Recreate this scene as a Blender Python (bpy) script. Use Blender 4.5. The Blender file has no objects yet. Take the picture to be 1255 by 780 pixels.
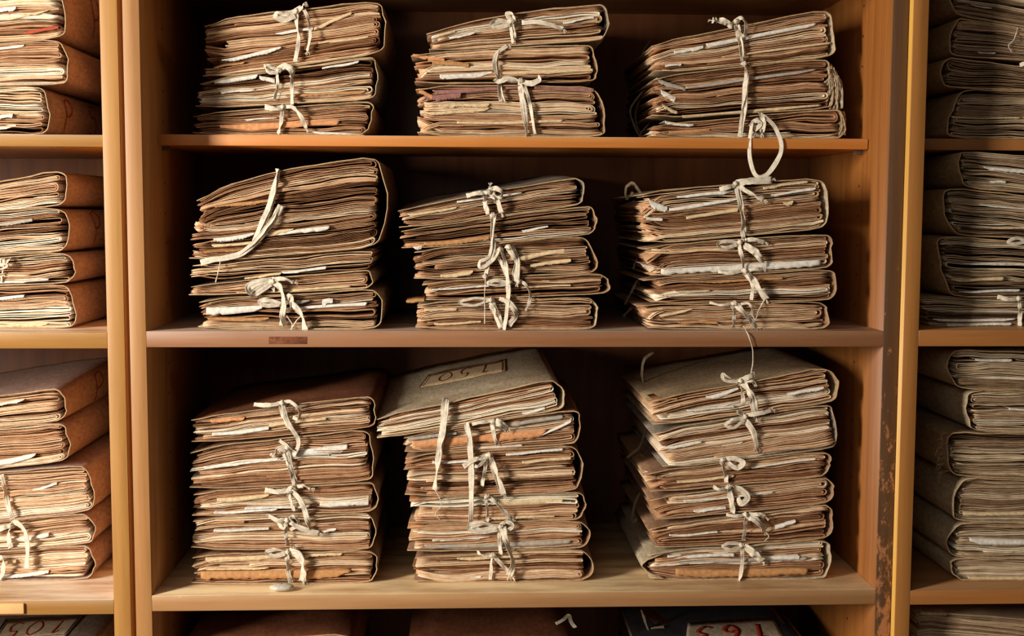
import bpy, math, random
import numpy as np
from mathutils import Matrix, Vector

scn = bpy.context.scene
# ------------------------------------------------------------------ camera, world, light, exposure
H0 = 1.50                                   # camera height
CF, CP, CYAW, CR, CX, CD = 1499.7367, .0844, -.0421, .0038, -.0740, 1.5328
_cy, _sy, _cp, _sp, _cr, _sr = math.cos(CYAW), math.sin(CYAW), math.cos(CP), math.sin(CP), math.cos(CR), math.sin(CR)
FWD = np.array([-_sy*_cp, _cy*_cp, -_sp]); _r = np.array([_cy, _sy, 0.]); _u = np.cross(_r, FWD)
RGT = _cr*_r + _sr*_u; UP = -_sr*_r + _cr*_u
EYE = np.array([CX, -CD, H0])
cam_d = bpy.data.cameras.new('camera'); cam = bpy.data.objects.new('camera', cam_d)
scn.collection.objects.link(cam); scn.camera = cam
cam_d.sensor_width = 36.0; cam_d.lens = CF/1255*36.0; cam_d.clip_start = .02
m = Matrix.Identity(4)
for i in range(3):
    m[i][0], m[i][1], m[i][2], m[i][3] = RGT[i], UP[i], -FWD[i], EYE[i]
cam.matrix_world = m

world = bpy.data.worlds.new('world'); scn.world = world; world.use_nodes = True
bg = world.node_tree.nodes['Background']
bg.inputs[0].default_value = (1.0, .86, .74, 1); bg.inputs[1].default_value = .03

def area(name, loc, target, sx, sy, power, col):
    d = bpy.data.lights.new(name, 'AREA'); d.shape = 'RECTANGLE'; d.size = sx; d.size_y = sy
    d.energy = power; d.color = col
    o = bpy.data.objects.new(name, d); scn.collection.objects.link(o); o.location = loc
    o.rotation_euler = (Vector(target)-Vector(loc)).to_track_quat('-Z', 'Y').to_euler()
    return o
area('window_light', (-1.85, -1.36, 1.76), (0, .05, 1.18), .36, 1.0, 50, (1.0, .92, .80))
area('front_fill_light', (-1.0, -2.5, 2.35), (-.1, 0, 1.1), 1.5, 1.1, 5.5, (1.0, .92, .80))  # added soft fill from the front, no actual window there
scn.view_settings.view_transform = 'Standard'; scn.view_settings.look = 'None'
scn.view_settings.gamma = 1.0; scn.view_settings.use_curve_mapping = False
scn.view_settings.exposure = .62

# ------------------------------------------------------------------ helpers
def at(px, py, Y=0.0):
    """the point at depth Y that shows at pixel (px, py)"""
    d = FWD*CF + RGT*(px-627.5) - UP*(py-390)
    t = (Y-EYE[1])/d[1]
    return EYE + d*t
def ray_z(px, py, Z):
    d = FWD*CF + RGT*(px-627.5) - UP*(py-390)
    return EYE + d*((Z-EYE[2])/d[2])
MM = .00104                                  # metres per pixel near the shelf fronts

def link(name, me, mats, parent=None, loc=None):
    o = bpy.data.objects.new(name, me); scn.collection.objects.link(o)
    if not isinstance(mats, (list, tuple)): mats = [mats]
    for mt in mats: me.materials.append(mt)
    if parent is not None: o.parent = parent
    if loc is not None: o.location = loc
    return o
def tag(o, label, cat, group=None):
    o['label'] = label; o['category'] = cat
    if group: o['group'] = group
    return o
def empty(name, loc):
    o = bpy.data.objects.new(name, None); scn.collection.objects.link(o); o.location = loc
    o.empty_display_size = .05
    return o

class G:
    """collects slabs of quads"""
    def __init__(s): s.v = []; s.f = []; s.t = []; s.mi = []; s.n = 0
    def slab(s, top, bot, tone=.5, edge_mat=0):
        K, R = top.shape[:2]; n0 = s.n
        s.v.append(top.reshape(-1, 3)); s.v.append(bot.reshape(-1, 3)); s.n += 2*K*R
        s.t.append(np.full(2*K*R, tone) if np.isscalar(tone) else tone)
        i = np.arange(K-1)[:, None]*R + np.arange(R-1)[None, :]; i = i.ravel() + n0
        A = np.stack([i, i+R, i+R+1, i+1], 1); o = K*R
        B = np.stack([i+o, i+1+o, i+R+1+o, i+R+o], 1)
        k = np.arange(K-1)*R + n0
        F = np.stack([k, k+o, k+R+o, k+R], 1); kb = k+R-1
        Bk = np.stack([kb, kb+R, kb+R+o, kb+o], 1)
        r = np.arange(R-1)+n0; E1 = np.stack([r, r+1, r+1+o, r+o], 1); r2 = r+(K-1)*R
        E2 = np.stack([r2, r2+o, r2+1+o, r2+1], 1)
        s.f += [A, B, F, Bk, E1, E2]
        s.mi += [np.zeros(len(A)+len(B), int), np.full(len(F), edge_mat), np.zeros(len(Bk), int), np.full(len(E1)+len(E2), edge_mat)]
    def quads(s, V, F, tone=.5):
        s.v.append(V); s.f.append(F+s.n); s.n += len(V); s.t.append(np.full(len(V), tone)); s.mi.append(np.zeros(len(F), int))
    def mesh(s, name, smooth=False):
        V = np.concatenate(s.v); F = np.concatenate(s.f); me = bpy.data.meshes.new(name)
        me.vertices.add(len(V)); me.vertices.foreach_set('co', V.astype(np.float32).ravel())
        me.loops.add(len(F)*4); me.loops.foreach_set('vertex_index', F.astype(np.int32).ravel())
        me.polygons.add(len(F)); me.polygons.foreach_set('loop_start', np.arange(0, len(F)*4, 4, dtype=np.int32))
        me.polygons.foreach_set('loop_total', np.full(len(F), 4, np.int32))
        me.polygons.foreach_set('material_index', np.concatenate(s.mi).astype(np.int32))
        if smooth: me.polygons.foreach_set('use_smooth', np.ones(len(F), bool))
        a = me.attributes.new('tone', 'FLOAT', 'POINT'); a.data.foreach_set('value', np.concatenate(s.t).astype(np.float32))
        me.update(calc_edges=True); me.validate()
        return me
def box(g, x0, x1, y0, y1, z0, z1, tone=.5):
    V = np.array([[x, y, z] for x in (x0, x1) for y in (y0, y1) for z in (z0, z1)], float)
    F = np.array([[0, 1, 3, 2], [4, 6, 7, 5], [0, 4, 5, 1], [2, 3, 7, 6], [0, 2, 6, 4], [1, 5, 7, 3]])
    g.quads(V, F, tone)
def bbox_obj(name, dims, mat, parent=None, bevel=.0008, loc0=(0, 0, 0)):
    g = G(); x0, x1, y0, y1, z0, z1 = dims
    box(g, x0-loc0[0], x1-loc0[0], y0-loc0[1], y1-loc0[1], z0-loc0[2], z1-loc0[2])
    o = link(name, g.mesh(name), mat, parent)
    b = o.modifiers.new('bevel', 'BEVEL'); b.width = bevel; b.segments = 2
    return o

# ------------------------------------------------------------------ materials
def srgb(c): return tuple(((x/255)/12.92 if x/255 <= .04045 else ((x/255+.055)/1.055)**2.4) for x in c)+(1,)
def nodes(name, rough=.7, spec=.3):
    mt = bpy.data.materials.new(name); mt.use_nodes = True; nt = mt.node_tree
    b = nt.nodes['Principled BSDF']; b.inputs['Roughness'].default_value = rough
    b.inputs['Specular IOR Level'].default_value = spec
    return mt, nt, b
def ramp(nt, stops):
    r = nt.nodes.new('ShaderNodeValToRGB'); e = r.color_ramp.elements
    while len(e) < len(stops): e.new(.5)
    for k, (p, c) in zip(e, stops): k.position = p; k.color = srgb(c)
    return r
def noise(nt, scale, detail=4, mscale=(1, 1, 1), rough=.6):
    tc = nt.nodes.new('ShaderNodeTexCoord'); mp = nt.nodes.new('ShaderNodeMapping'); mp.inputs['Scale'].default_value = mscale
    n = nt.nodes.new('ShaderNodeTexNoise'); n.inputs['Scale'].default_value = scale; n.inputs['Detail'].default_value = detail
    n.inputs['Roughness'].default_value = rough
    nt.links.new(tc.outputs['Object'], mp.inputs[0]); nt.links.new(mp.outputs[0], n.inputs[0])
    return n
def mix(nt, a, b, fac, mode='MIX'):
    m_ = nt.nodes.new('ShaderNodeMix'); m_.data_type = 'RGBA'; m_.blend_type = mode
    for v, i in ((fac, 0), (a, 6), (b, 7)):
        if isinstance(v, bpy.types.NodeSocket): nt.links.new(v, m_.inputs[i])
        else: m_.inputs[i].default_value = v
    return m_.outputs[2]
def wood(name, dark, mid, light, axis, rough=.42, dust=None, wear=None):
    """axis: direction of the grain; dust: dusty colour with painted-in brightness on upward faces; wear: (colour, low, high) patches"""
    mt, nt, b = nodes(name, rough, .4)
    sc = {'x': (1.2, 22, 22), 'y': (22, 1.2, 22), 'z': (22, 22, 1.2)}[axis]
    n = noise(nt, 2.2, 6, sc, .65); r = ramp(nt, [(.3, dark), (.5, mid), (.72, light)])
    nt.links.new(n.outputs[0], r.inputs[0]); col = r.outputs[0]
    if wear:
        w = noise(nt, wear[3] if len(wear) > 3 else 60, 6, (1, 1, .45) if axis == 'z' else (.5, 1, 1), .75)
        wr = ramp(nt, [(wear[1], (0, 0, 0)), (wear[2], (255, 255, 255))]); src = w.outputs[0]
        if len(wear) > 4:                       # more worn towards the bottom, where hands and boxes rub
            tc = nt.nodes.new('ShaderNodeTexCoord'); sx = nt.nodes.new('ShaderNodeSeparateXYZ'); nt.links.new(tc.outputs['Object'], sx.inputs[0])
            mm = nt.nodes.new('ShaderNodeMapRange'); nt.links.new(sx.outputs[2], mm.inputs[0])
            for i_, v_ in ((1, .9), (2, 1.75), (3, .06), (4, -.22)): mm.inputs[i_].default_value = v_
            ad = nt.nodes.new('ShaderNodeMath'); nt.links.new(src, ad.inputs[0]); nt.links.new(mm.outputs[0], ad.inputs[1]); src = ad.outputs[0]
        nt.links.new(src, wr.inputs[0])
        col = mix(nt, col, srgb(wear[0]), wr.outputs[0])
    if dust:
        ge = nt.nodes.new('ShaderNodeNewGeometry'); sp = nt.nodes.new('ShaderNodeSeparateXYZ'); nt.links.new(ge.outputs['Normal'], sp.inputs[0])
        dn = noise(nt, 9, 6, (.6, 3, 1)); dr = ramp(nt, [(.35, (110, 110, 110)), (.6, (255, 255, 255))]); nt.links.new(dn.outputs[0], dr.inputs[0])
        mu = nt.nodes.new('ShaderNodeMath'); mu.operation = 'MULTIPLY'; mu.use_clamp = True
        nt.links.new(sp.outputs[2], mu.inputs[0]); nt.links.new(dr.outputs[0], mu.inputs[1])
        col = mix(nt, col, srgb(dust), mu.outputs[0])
    nt.links.new(col, b.inputs['Base Color'])
    bp = nt.nodes.new('ShaderNodeBump'); bp.inputs['Strength'].default_value = .06; bp.inputs['Distance'].default_value = .002
    nt.links.new(n.outputs[0], bp.inputs['Height']); nt.links.new(bp.outputs[0], b.inputs['Normal'])
    return mt
def card(name, base, spots, rough=.75, scale=14):
    mt, nt, b = nodes(name, rough, .25)
    n = noise(nt, scale, 7, (1, 1, 1), .7); r = ramp(nt, [(.3, spots), (.6, base)]); nt.links.new(n.outputs[0], r.inputs[0])
    n2 = noise(nt, 260, 3, (1, .3, 1)); r2 = ramp(nt, [(.3, (205, 200, 195)), (.7, (255, 255, 255))]); nt.links.new(n2.outputs[0], r2.inputs[0])
    nt.links.new(mix(nt, r.outputs[0], r2.outputs[0], 1.0, 'MULTIPLY'), b.inputs['Base Color'])
    bp = nt.nodes.new('ShaderNodeBump'); bp.inputs['Strength'].default_value = .25; bp.inputs['Distance'].default_value = .002
    nt.links.new(n.outputs[0], bp.inputs['Height']); nt.links.new(bp.outputs[0], b.inputs['Normal'])
    return mt
def plain(name, c, rough=.7, lo=.82):
    mt, nt, b = nodes(name, rough, .2)
    n = noise(nt, 180, 4); r = ramp(nt, [(.3, tuple(int(x*lo) for x in c)), (.65, c)]); nt.links.new(n.outputs[0], r.inputs[0])
    nt.links.new(r.outputs[0], b.inputs['Base Color']); return mt
def paper(name, stops):
    mt, nt, b = nodes(name, .85, .15)
    a = nt.nodes.new('ShaderNodeAttribute'); a.attribute_name = 'tone'
    n = noise(nt, 70, 5, (1, .5, 2), .7)
    ad = nt.nodes.new('ShaderNodeMath'); ad.operation = 'MULTIPLY_ADD'; nt.links.new(n.outputs[0], ad.inputs[0]); ad.inputs[1].default_value = .5
    s2 = nt.nodes.new('ShaderNodeMath'); s2.operation = 'SUBTRACT'; nt.links.new(a.outputs['Fac'], s2.inputs[0]); s2.inputs[1].default_value = .25
    nt.links.new(s2.outputs[0], ad.inputs[2]); r = ramp(nt, stops); nt.links.new(ad.outputs[0], r.inputs[0])
    nt.links.new(r.outputs[0], b.inputs['Base Color']); return mt

PAPER = paper('aged_paper', [(0, (104, 68, 42)), (.3, (160, 114, 80)), (.55, (204, 160, 122)), (.8, (232, 206, 170)), (1, (244, 236, 218))])
PAPER_GREY = paper('grey_paper', [(0, (92, 68, 50)), (.3, (146, 116, 88)), (.55, (188, 160, 128)), (.8, (216, 196, 164)), (1, (238, 228, 208))])
EDGE = plain('card_edge', (206, 170, 128))
COV = {
 'tan': card('tan_card', (176, 140, 110), (140, 102, 76)),
 'pink': card('pinkish_card', (188, 162, 150), (168, 138, 124), scale=5),
 'grey': card('grey_card', (160, 148, 134), (118, 104, 92)),
 'cream': card('cream_card', (206, 190, 162), (170, 148, 118)),
 'red': card('red_brown_card', (140, 86, 56), (100, 56, 34)),
 'navy': card('dark_blue_card', (62, 58, 62), (38, 36, 42)),
 'linen': card('linen_card', (186, 160, 126), (146, 118, 88), .85),
}
SHEETS = {'w': plain('white_paper', (246, 240, 228)), 'c': plain('cream_paper', (236, 208, 164)),
          'o': plain('peach_paper', (232, 164, 112)), 'p': plain('mauve_paper', (170, 120, 112)), 'g': plain('grey_sheet', (186, 176, 162)),
          't': plain('tan_paper', (204, 150, 98)), 'r': plain('red_paper', (186, 84, 60))}
RIB = plain('cotton_tape', (240, 226, 204), .8); RIBD = plain('darker_cotton_tape', (150, 130, 105), .85)  # second tape colour is darker, for ribbons down the bundle sides
RED = plain('red_ink', (172, 58, 44)); RED2 = plain('faded_red_ink', (150, 66, 42)); BLACK = plain('black_ink', (70, 58, 54))
W_HONEY = ((162, 112, 56), (180, 130, 68), (192, 142, 80)); W_MID = ((156, 108, 62), (176, 126, 76), (188, 140, 90))
LIT_DUST = (240, 212, 166)  # dusty tone, lightened to paint bright light onto the shelf tops
def W(name, c, axis, **k): return wood(name, c[0], c[1], c[2], axis, **k)
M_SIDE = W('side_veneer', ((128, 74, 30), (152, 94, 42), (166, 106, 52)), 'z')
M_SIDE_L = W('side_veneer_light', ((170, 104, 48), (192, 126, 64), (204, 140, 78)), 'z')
M_BACK = W('back_veneer', ((84, 48, 28), (104, 62, 36), (116, 72, 44)), 'z')
M_L_EDGE = W('honey_edge', W_HONEY, 'z'); M_L_SHELF = W('honey_shelf', W_HONEY, 'x', dust=(250, 236, 214))  # near-white shelf top: dusty tone plus strong light put into the colour
M_M_EDGE = W('beech_edge', W_MID, 'z', wear=((222, 168, 120), .72, .76, 30))
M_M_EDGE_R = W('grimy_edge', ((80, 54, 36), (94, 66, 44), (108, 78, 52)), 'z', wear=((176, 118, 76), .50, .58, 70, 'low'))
M_M_SHELF = W('beech_shelf', W_MID, 'x', dust=LIT_DUST)
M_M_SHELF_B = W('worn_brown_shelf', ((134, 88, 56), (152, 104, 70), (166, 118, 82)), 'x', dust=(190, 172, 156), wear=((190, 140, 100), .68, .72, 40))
M_M_SHELF_C = W('worn_shelf', ((156, 112, 72), (174, 128, 84), (188, 144, 100)), 'x', dust=LIT_DUST, wear=((220, 176, 132), .64, .7, 40))
M_A_SHELF = W('orange_shelf', ((190, 116, 50), (206, 130, 60), (216, 142, 72)), 'x', dust=LIT_DUST)
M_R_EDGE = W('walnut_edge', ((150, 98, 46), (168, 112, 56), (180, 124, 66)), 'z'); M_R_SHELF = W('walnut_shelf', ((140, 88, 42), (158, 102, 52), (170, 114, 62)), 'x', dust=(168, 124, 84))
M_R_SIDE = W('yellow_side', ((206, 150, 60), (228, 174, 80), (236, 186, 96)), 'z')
M_HOLE = plain('peg_hole_dark', (26, 16, 10)); M_METAL = plain('pin_metal', (120, 100, 80), .4)
M_FLOOR = wood('floor_boards', (90, 60, 38), (110, 76, 50), (124, 88, 60), 'x'); M_WALL = plain('plaster', (200, 184, 160))
M_LABEL = plain('label_strip', (236, 190, 130), .4, .97)

# ------------------------------------------------------------------ room shell
def struct(o): o['kind'] = 'structure'; return o
struct(bbox_obj('floor', (-2.6, 2.6, -2.6, .42, -.03, 0), M_FLOOR))
struct(bbox_obj('wall_back', (-2.6, 2.6, .385, .44, 0, 2.6), M_WALL))

# ------------------------------------------------------------------ bookcases
TOP = 2.12
def bookcase(x0, x1, yf, zs, mats, label, th=(.0202, .0202)):
    """zs: list of (z top, thickness, y inset, material, kind)"""
    r = empty('bookcase', ((x0+x1)/2, yf, 0)); tag(r, label, 'bookcase', None); L = ((x0+x1)/2, yf, 0)
    yb = yf+.372 if yf >= 0 else .372
    def part(n, d, mt, bev=.0008): return bbox_obj(n, d, mt, r, bev, L)
    a, b = x0+th[0], x1-th[1]
    part('edge_band', (x0, a, yf, yf+.0015, 0, TOP), mats['el'], .0004); part('edge_band', (b, x1, yf, yf+.0015, 0, TOP), mats['er'], .0004)
    part('back_panel', (a, b, yf+.352, yb, .02, TOP-.02), M_BACK)
    part('top_panel', (a, b, yf, yf+.352, TOP-.022, TOP), mats['s']); part('plinth', (a, b, yf+.02, yf+.04, 0, .07), mats['s'])
    for z, t, ins, mt, nm in zs:
        s_ = .0012 if ins > .03 else 0
        sh = part(nm, (a+s_, b-s_, yf+ins, yf+.352, z-t, z), mt)
    for xa, xb, xx, sg, mt in ((x0, a, a, 1, mats['sl']), (b, x1, b, -1, mats['sr'])):    # side panels with rows of drilled pin holes
        g = G(); box(g, xa-L[0], xb-L[0], yf+.0015-L[1], yb-L[1], 0, TOP)
        for yy in (yf+.112, yf+.30):
            for k in range(44):
                z = .30+k*.04
                if any(abs(z-(q[0]-q[1]/2)) < .02 for q in zs): continue
                n_ = 8; ang = np.arange(n_)*2*np.pi/n_
                ring = np.stack([np.zeros(n_), .0020*np.cos(ang), .0020*np.sin(ang)], 1)
                c0 = np.array([xx+sg*.0002-L[0], yy-L[1], z]); V = np.concatenate([ring+c0, ring*.05+c0])
                F = np.array([[i, (i+1) % n_, (i+1) % n_+n_, i+n_] for i in range(n_)]); g.quads(V, F); g.mi[-1][:] = 1
        link('side_panel', g.mesh('side_panel'), [mt, M_HOLE], r)
    return r
HW = .465
zA, zB, zC = H0+.1015, H0-.1464, H0-.4833
LX1 = -HW-.0202-.0062; LX0 = LX1-.97; RX0 = HW+.0202+.0012; RX1 = RX0+.97
def zat(px, py, Y=0): return float(at(px, py, Y)[2])
zLA, zLB, zLC = zat(60, 165), zat(70, 407.8), zat(70, 736)
RY = -.013
zRA, zRB, zRC = zat(1180, 170, .06), zat(1190, 405, RY), zat(1190, 724, RY)
zD = zC-.335; low = [(zD, .02, 0), (zD-.33, .02, 0), (.09, .02, 0)]
midcase = bookcase(-HW-.0202, HW+.0202, 0,
    [(zA, .014, .0765, M_A_SHELF, 'adjustable_shelf'), (zB, .0202, 0, M_M_SHELF_B, 'fixed_shelf'), (zC, .0203, 0, M_M_SHELF_C, 'fixed_shelf')]
    + [(z, t, i, M_M_SHELF, 'fixed_shelf') for z, t, i in low+[(H0+.325, .0202, 0)]],
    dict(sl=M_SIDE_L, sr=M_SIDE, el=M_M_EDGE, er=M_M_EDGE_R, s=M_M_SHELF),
    'middle wooden bookcase with three shelves in view and three stacks on each')
leftcase = bookcase(LX0, LX1, 0,
    [(zLA, .0145, .002, M_L_SHELF, 'adjustable_shelf'), (zLB, .0200, 0, M_L_SHELF, 'fixed_shelf'), (zLC, .0190, 0, M_L_SHELF, 'fixed_shelf')]
    + [(z, t, i, M_L_SHELF, 'fixed_shelf') for z, t, i in low+[(H0+.375, .0202, 0)]],
    dict(sl=M_SIDE, sr=M_SIDE_L, el=M_L_EDGE, er=M_L_EDGE, s=M_L_SHELF),
    'honey coloured wooden bookcase cut off by the left side of the photo', th=(.0202, .0212))
rightcase = bookcase(RX0, RX1, RY,
    [(zRA, .0150, .073, M_R_SHELF, 'adjustable_shelf'), (zRB, .0205, 0, M_R_SHELF, 'fixed_shelf'), (zRC, .0185, 0, M_R_SHELF, 'fixed_shelf')]
    + [(z, t, i, M_R_SHELF, 'fixed_shelf') for z, t, i in low+[(H0+.375, .0202, 0)]],
    dict(sl=M_R_SIDE, sr=M_SIDE, el=M_R_EDGE, er=M_R_EDGE, s=M_R_SHELF),
    'darker wooden bookcase with dim shelves cut off by the right side of the photo', th=(.0192, .0202))
# label strip clipped on the left case's lower shelf, shelf pins under the adjustable shelf
p0, p1 = at(-60, 744.5, -.002), at(29.5, 741.5, -.002)
bbox_obj('label_holder', (p0[0], p1[0], -.0035, .0004, zLC-.0165, zLC-.0030), M_LABEL, leftcase, .0008, ((LX0+LX1)/2, 0, 0))
p0, p1 = at(329, 413, -.001), at(376, 422, -.001)
bbox_obj('torn_label_patch', (p0[0], p1[0], -.0006, .0002, p1[2], p0[2]), card('old_label', (150, 90, 60), (96, 52, 34), scale=90), midcase, .0002, (0, 0, 0))
for sx in (-1, 1):
    bbox_obj('shelf_pin', (min(sx*(HW-.011), sx*HW), max(sx*(HW-.011), sx*HW), .10, .106, zA-.0195, zA-.0142), M_METAL, midcase, .0006, (0, 0, 0))

# ------------------------------------------------------------------ bundles
rs = np.random.RandomState(11)
def smooth_noise(x, seed, freq=1.0):
    r = np.random.RandomState(seed % 100003); o = 0
    for k in range(5):
        o = o+np.sin(x*freq*(1+k*1.7)*r.uniform(.8, 1.2)+r.uniform(0, 6.28))*(.55**k)
    return o
def strip(path, width, nrm, thick=.0005, crease=.25, tone=.5):
    """flat tape along path (n,3); width (n,), nrm (n,3) facing direction"""
    T = np.gradient(path, axis=0); T /= np.linalg.norm(T, axis=1)[:, None]+1e-9
    S = np.cross(T, nrm); S /= np.linalg.norm(S, axis=1)[:, None]+1e-9; N = np.cross(S, T)
    u = np.linspace(-.5, .5, 9 if crease else 2); w = width[:, None, None]; q = np.linspace(0, 6, len(path))[:, None]
    pl = crease*(.8*np.abs(np.sin((u[None, :]*1.1+.05*np.sin(q*.8))*6.28+q*.25))+.2*np.sin(u[None, :]*15+q*.4))
    top = path[:, None, :]+S[:, None, :]*u[None, :, None]*w + N[:, None, :]*pl[:, :, None]*w
    return top+N[:, None, :]*thick/2, top-N[:, None, :]*thick/2
def catmull(P, n):
    P = np.asarray(P, float)
    if len(P) == 2: P = np.stack([P[0], (P[0]+P[1])/2, P[1]])
    Q = np.vstack([2*P[0]-P[1], P, 2*P[-1]-P[-2]]); out = []
    for i in range(1, len(Q)-2):
        t = np.linspace(0, 1, n, endpoint=(i == len(Q)-3))[:, None]; a, b, c, d = Q[i-1:i+3]
        out.append(.5*((2*b)+(c-a)*t+(2*a-5*b+4*c-d)*t*t+(-a+3*b-3*c+d)*t**3))
    return np.concatenate(out)
def tape(g, pts, wpx, Y, org, bulge=0.0, seed=0, side=False):
    r = np.random.RandomState(seed+5)
    n = len(pts); P = []
    for i, p in enumerate(pts):
        dy = p[2] if len(p) > 2 else 0
        P.append(at(p[0], p[1], Y-dy-bulge*math.sin(math.pi*i/max(1, n-1)))-org)
    C = catmull(P, 10); L = np.linspace(0, 1, len(C))
    wob = np.stack([smooth_noise(L*9, seed+1), smooth_noise(L*9, seed+2), smooth_noise(L*9, seed+3)], 1)*.00022
    C = C+wob*np.array([1, .8, 1]); 
    w = wpx*MM*(1+.09*smooth_noise(L*7, seed+4)); w = np.clip(w, wpx*MM*.6, wpx*MM*1.3)
    tw = .75*smooth_noise(L*3.2, seed+6)
    nr = np.stack([np.sin(tw), -np.cos(tw), .25*np.sin(tw*2)], 1)
    if side: nr = np.stack([-np.cos(tw), -.3+0*tw, 0*tw], 1)
    t, b = strip(C, w, nr, .0004 if wpx > 1.5 else .0007, .10 if wpx > 2.5 else 0, .5); g.slab(t, b)
    return C
def blob(g, c, r3, seed, rid=.16):
    n, m_ = 16, 10; V = []; r = np.random.RandomState(seed)
    th = np.linspace(0, 2*np.pi, n, endpoint=False); ph = np.linspace(.08, np.pi-.08, m_)
    for p in ph:
        for t in th:
            k = 1+(rid > 0)*(.16*math.sin(3*t+seed)+.12*math.sin(2*p*3+seed*2))+(rid == 0)*.06*math.sin(2*t+1)+rid*math.sin(5*t+4*p+seed)
            V.append(c+np.array([math.sin(p)*math.cos(t)*r3[0], math.sin(p)*math.sin(t)*r3[1], math.cos(p)*r3[2]])*k)
    F = [[i*n+j, i*n+(j+1) % n, (i+1)*n+(j+1) % n, (i+1)*n+j] for i in range(m_-1) for j in range(n)]
    V = np.array(V); F += [[0, n//2-1, n//2, n-1]]
    g.quads(V, np.array(F))

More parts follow.
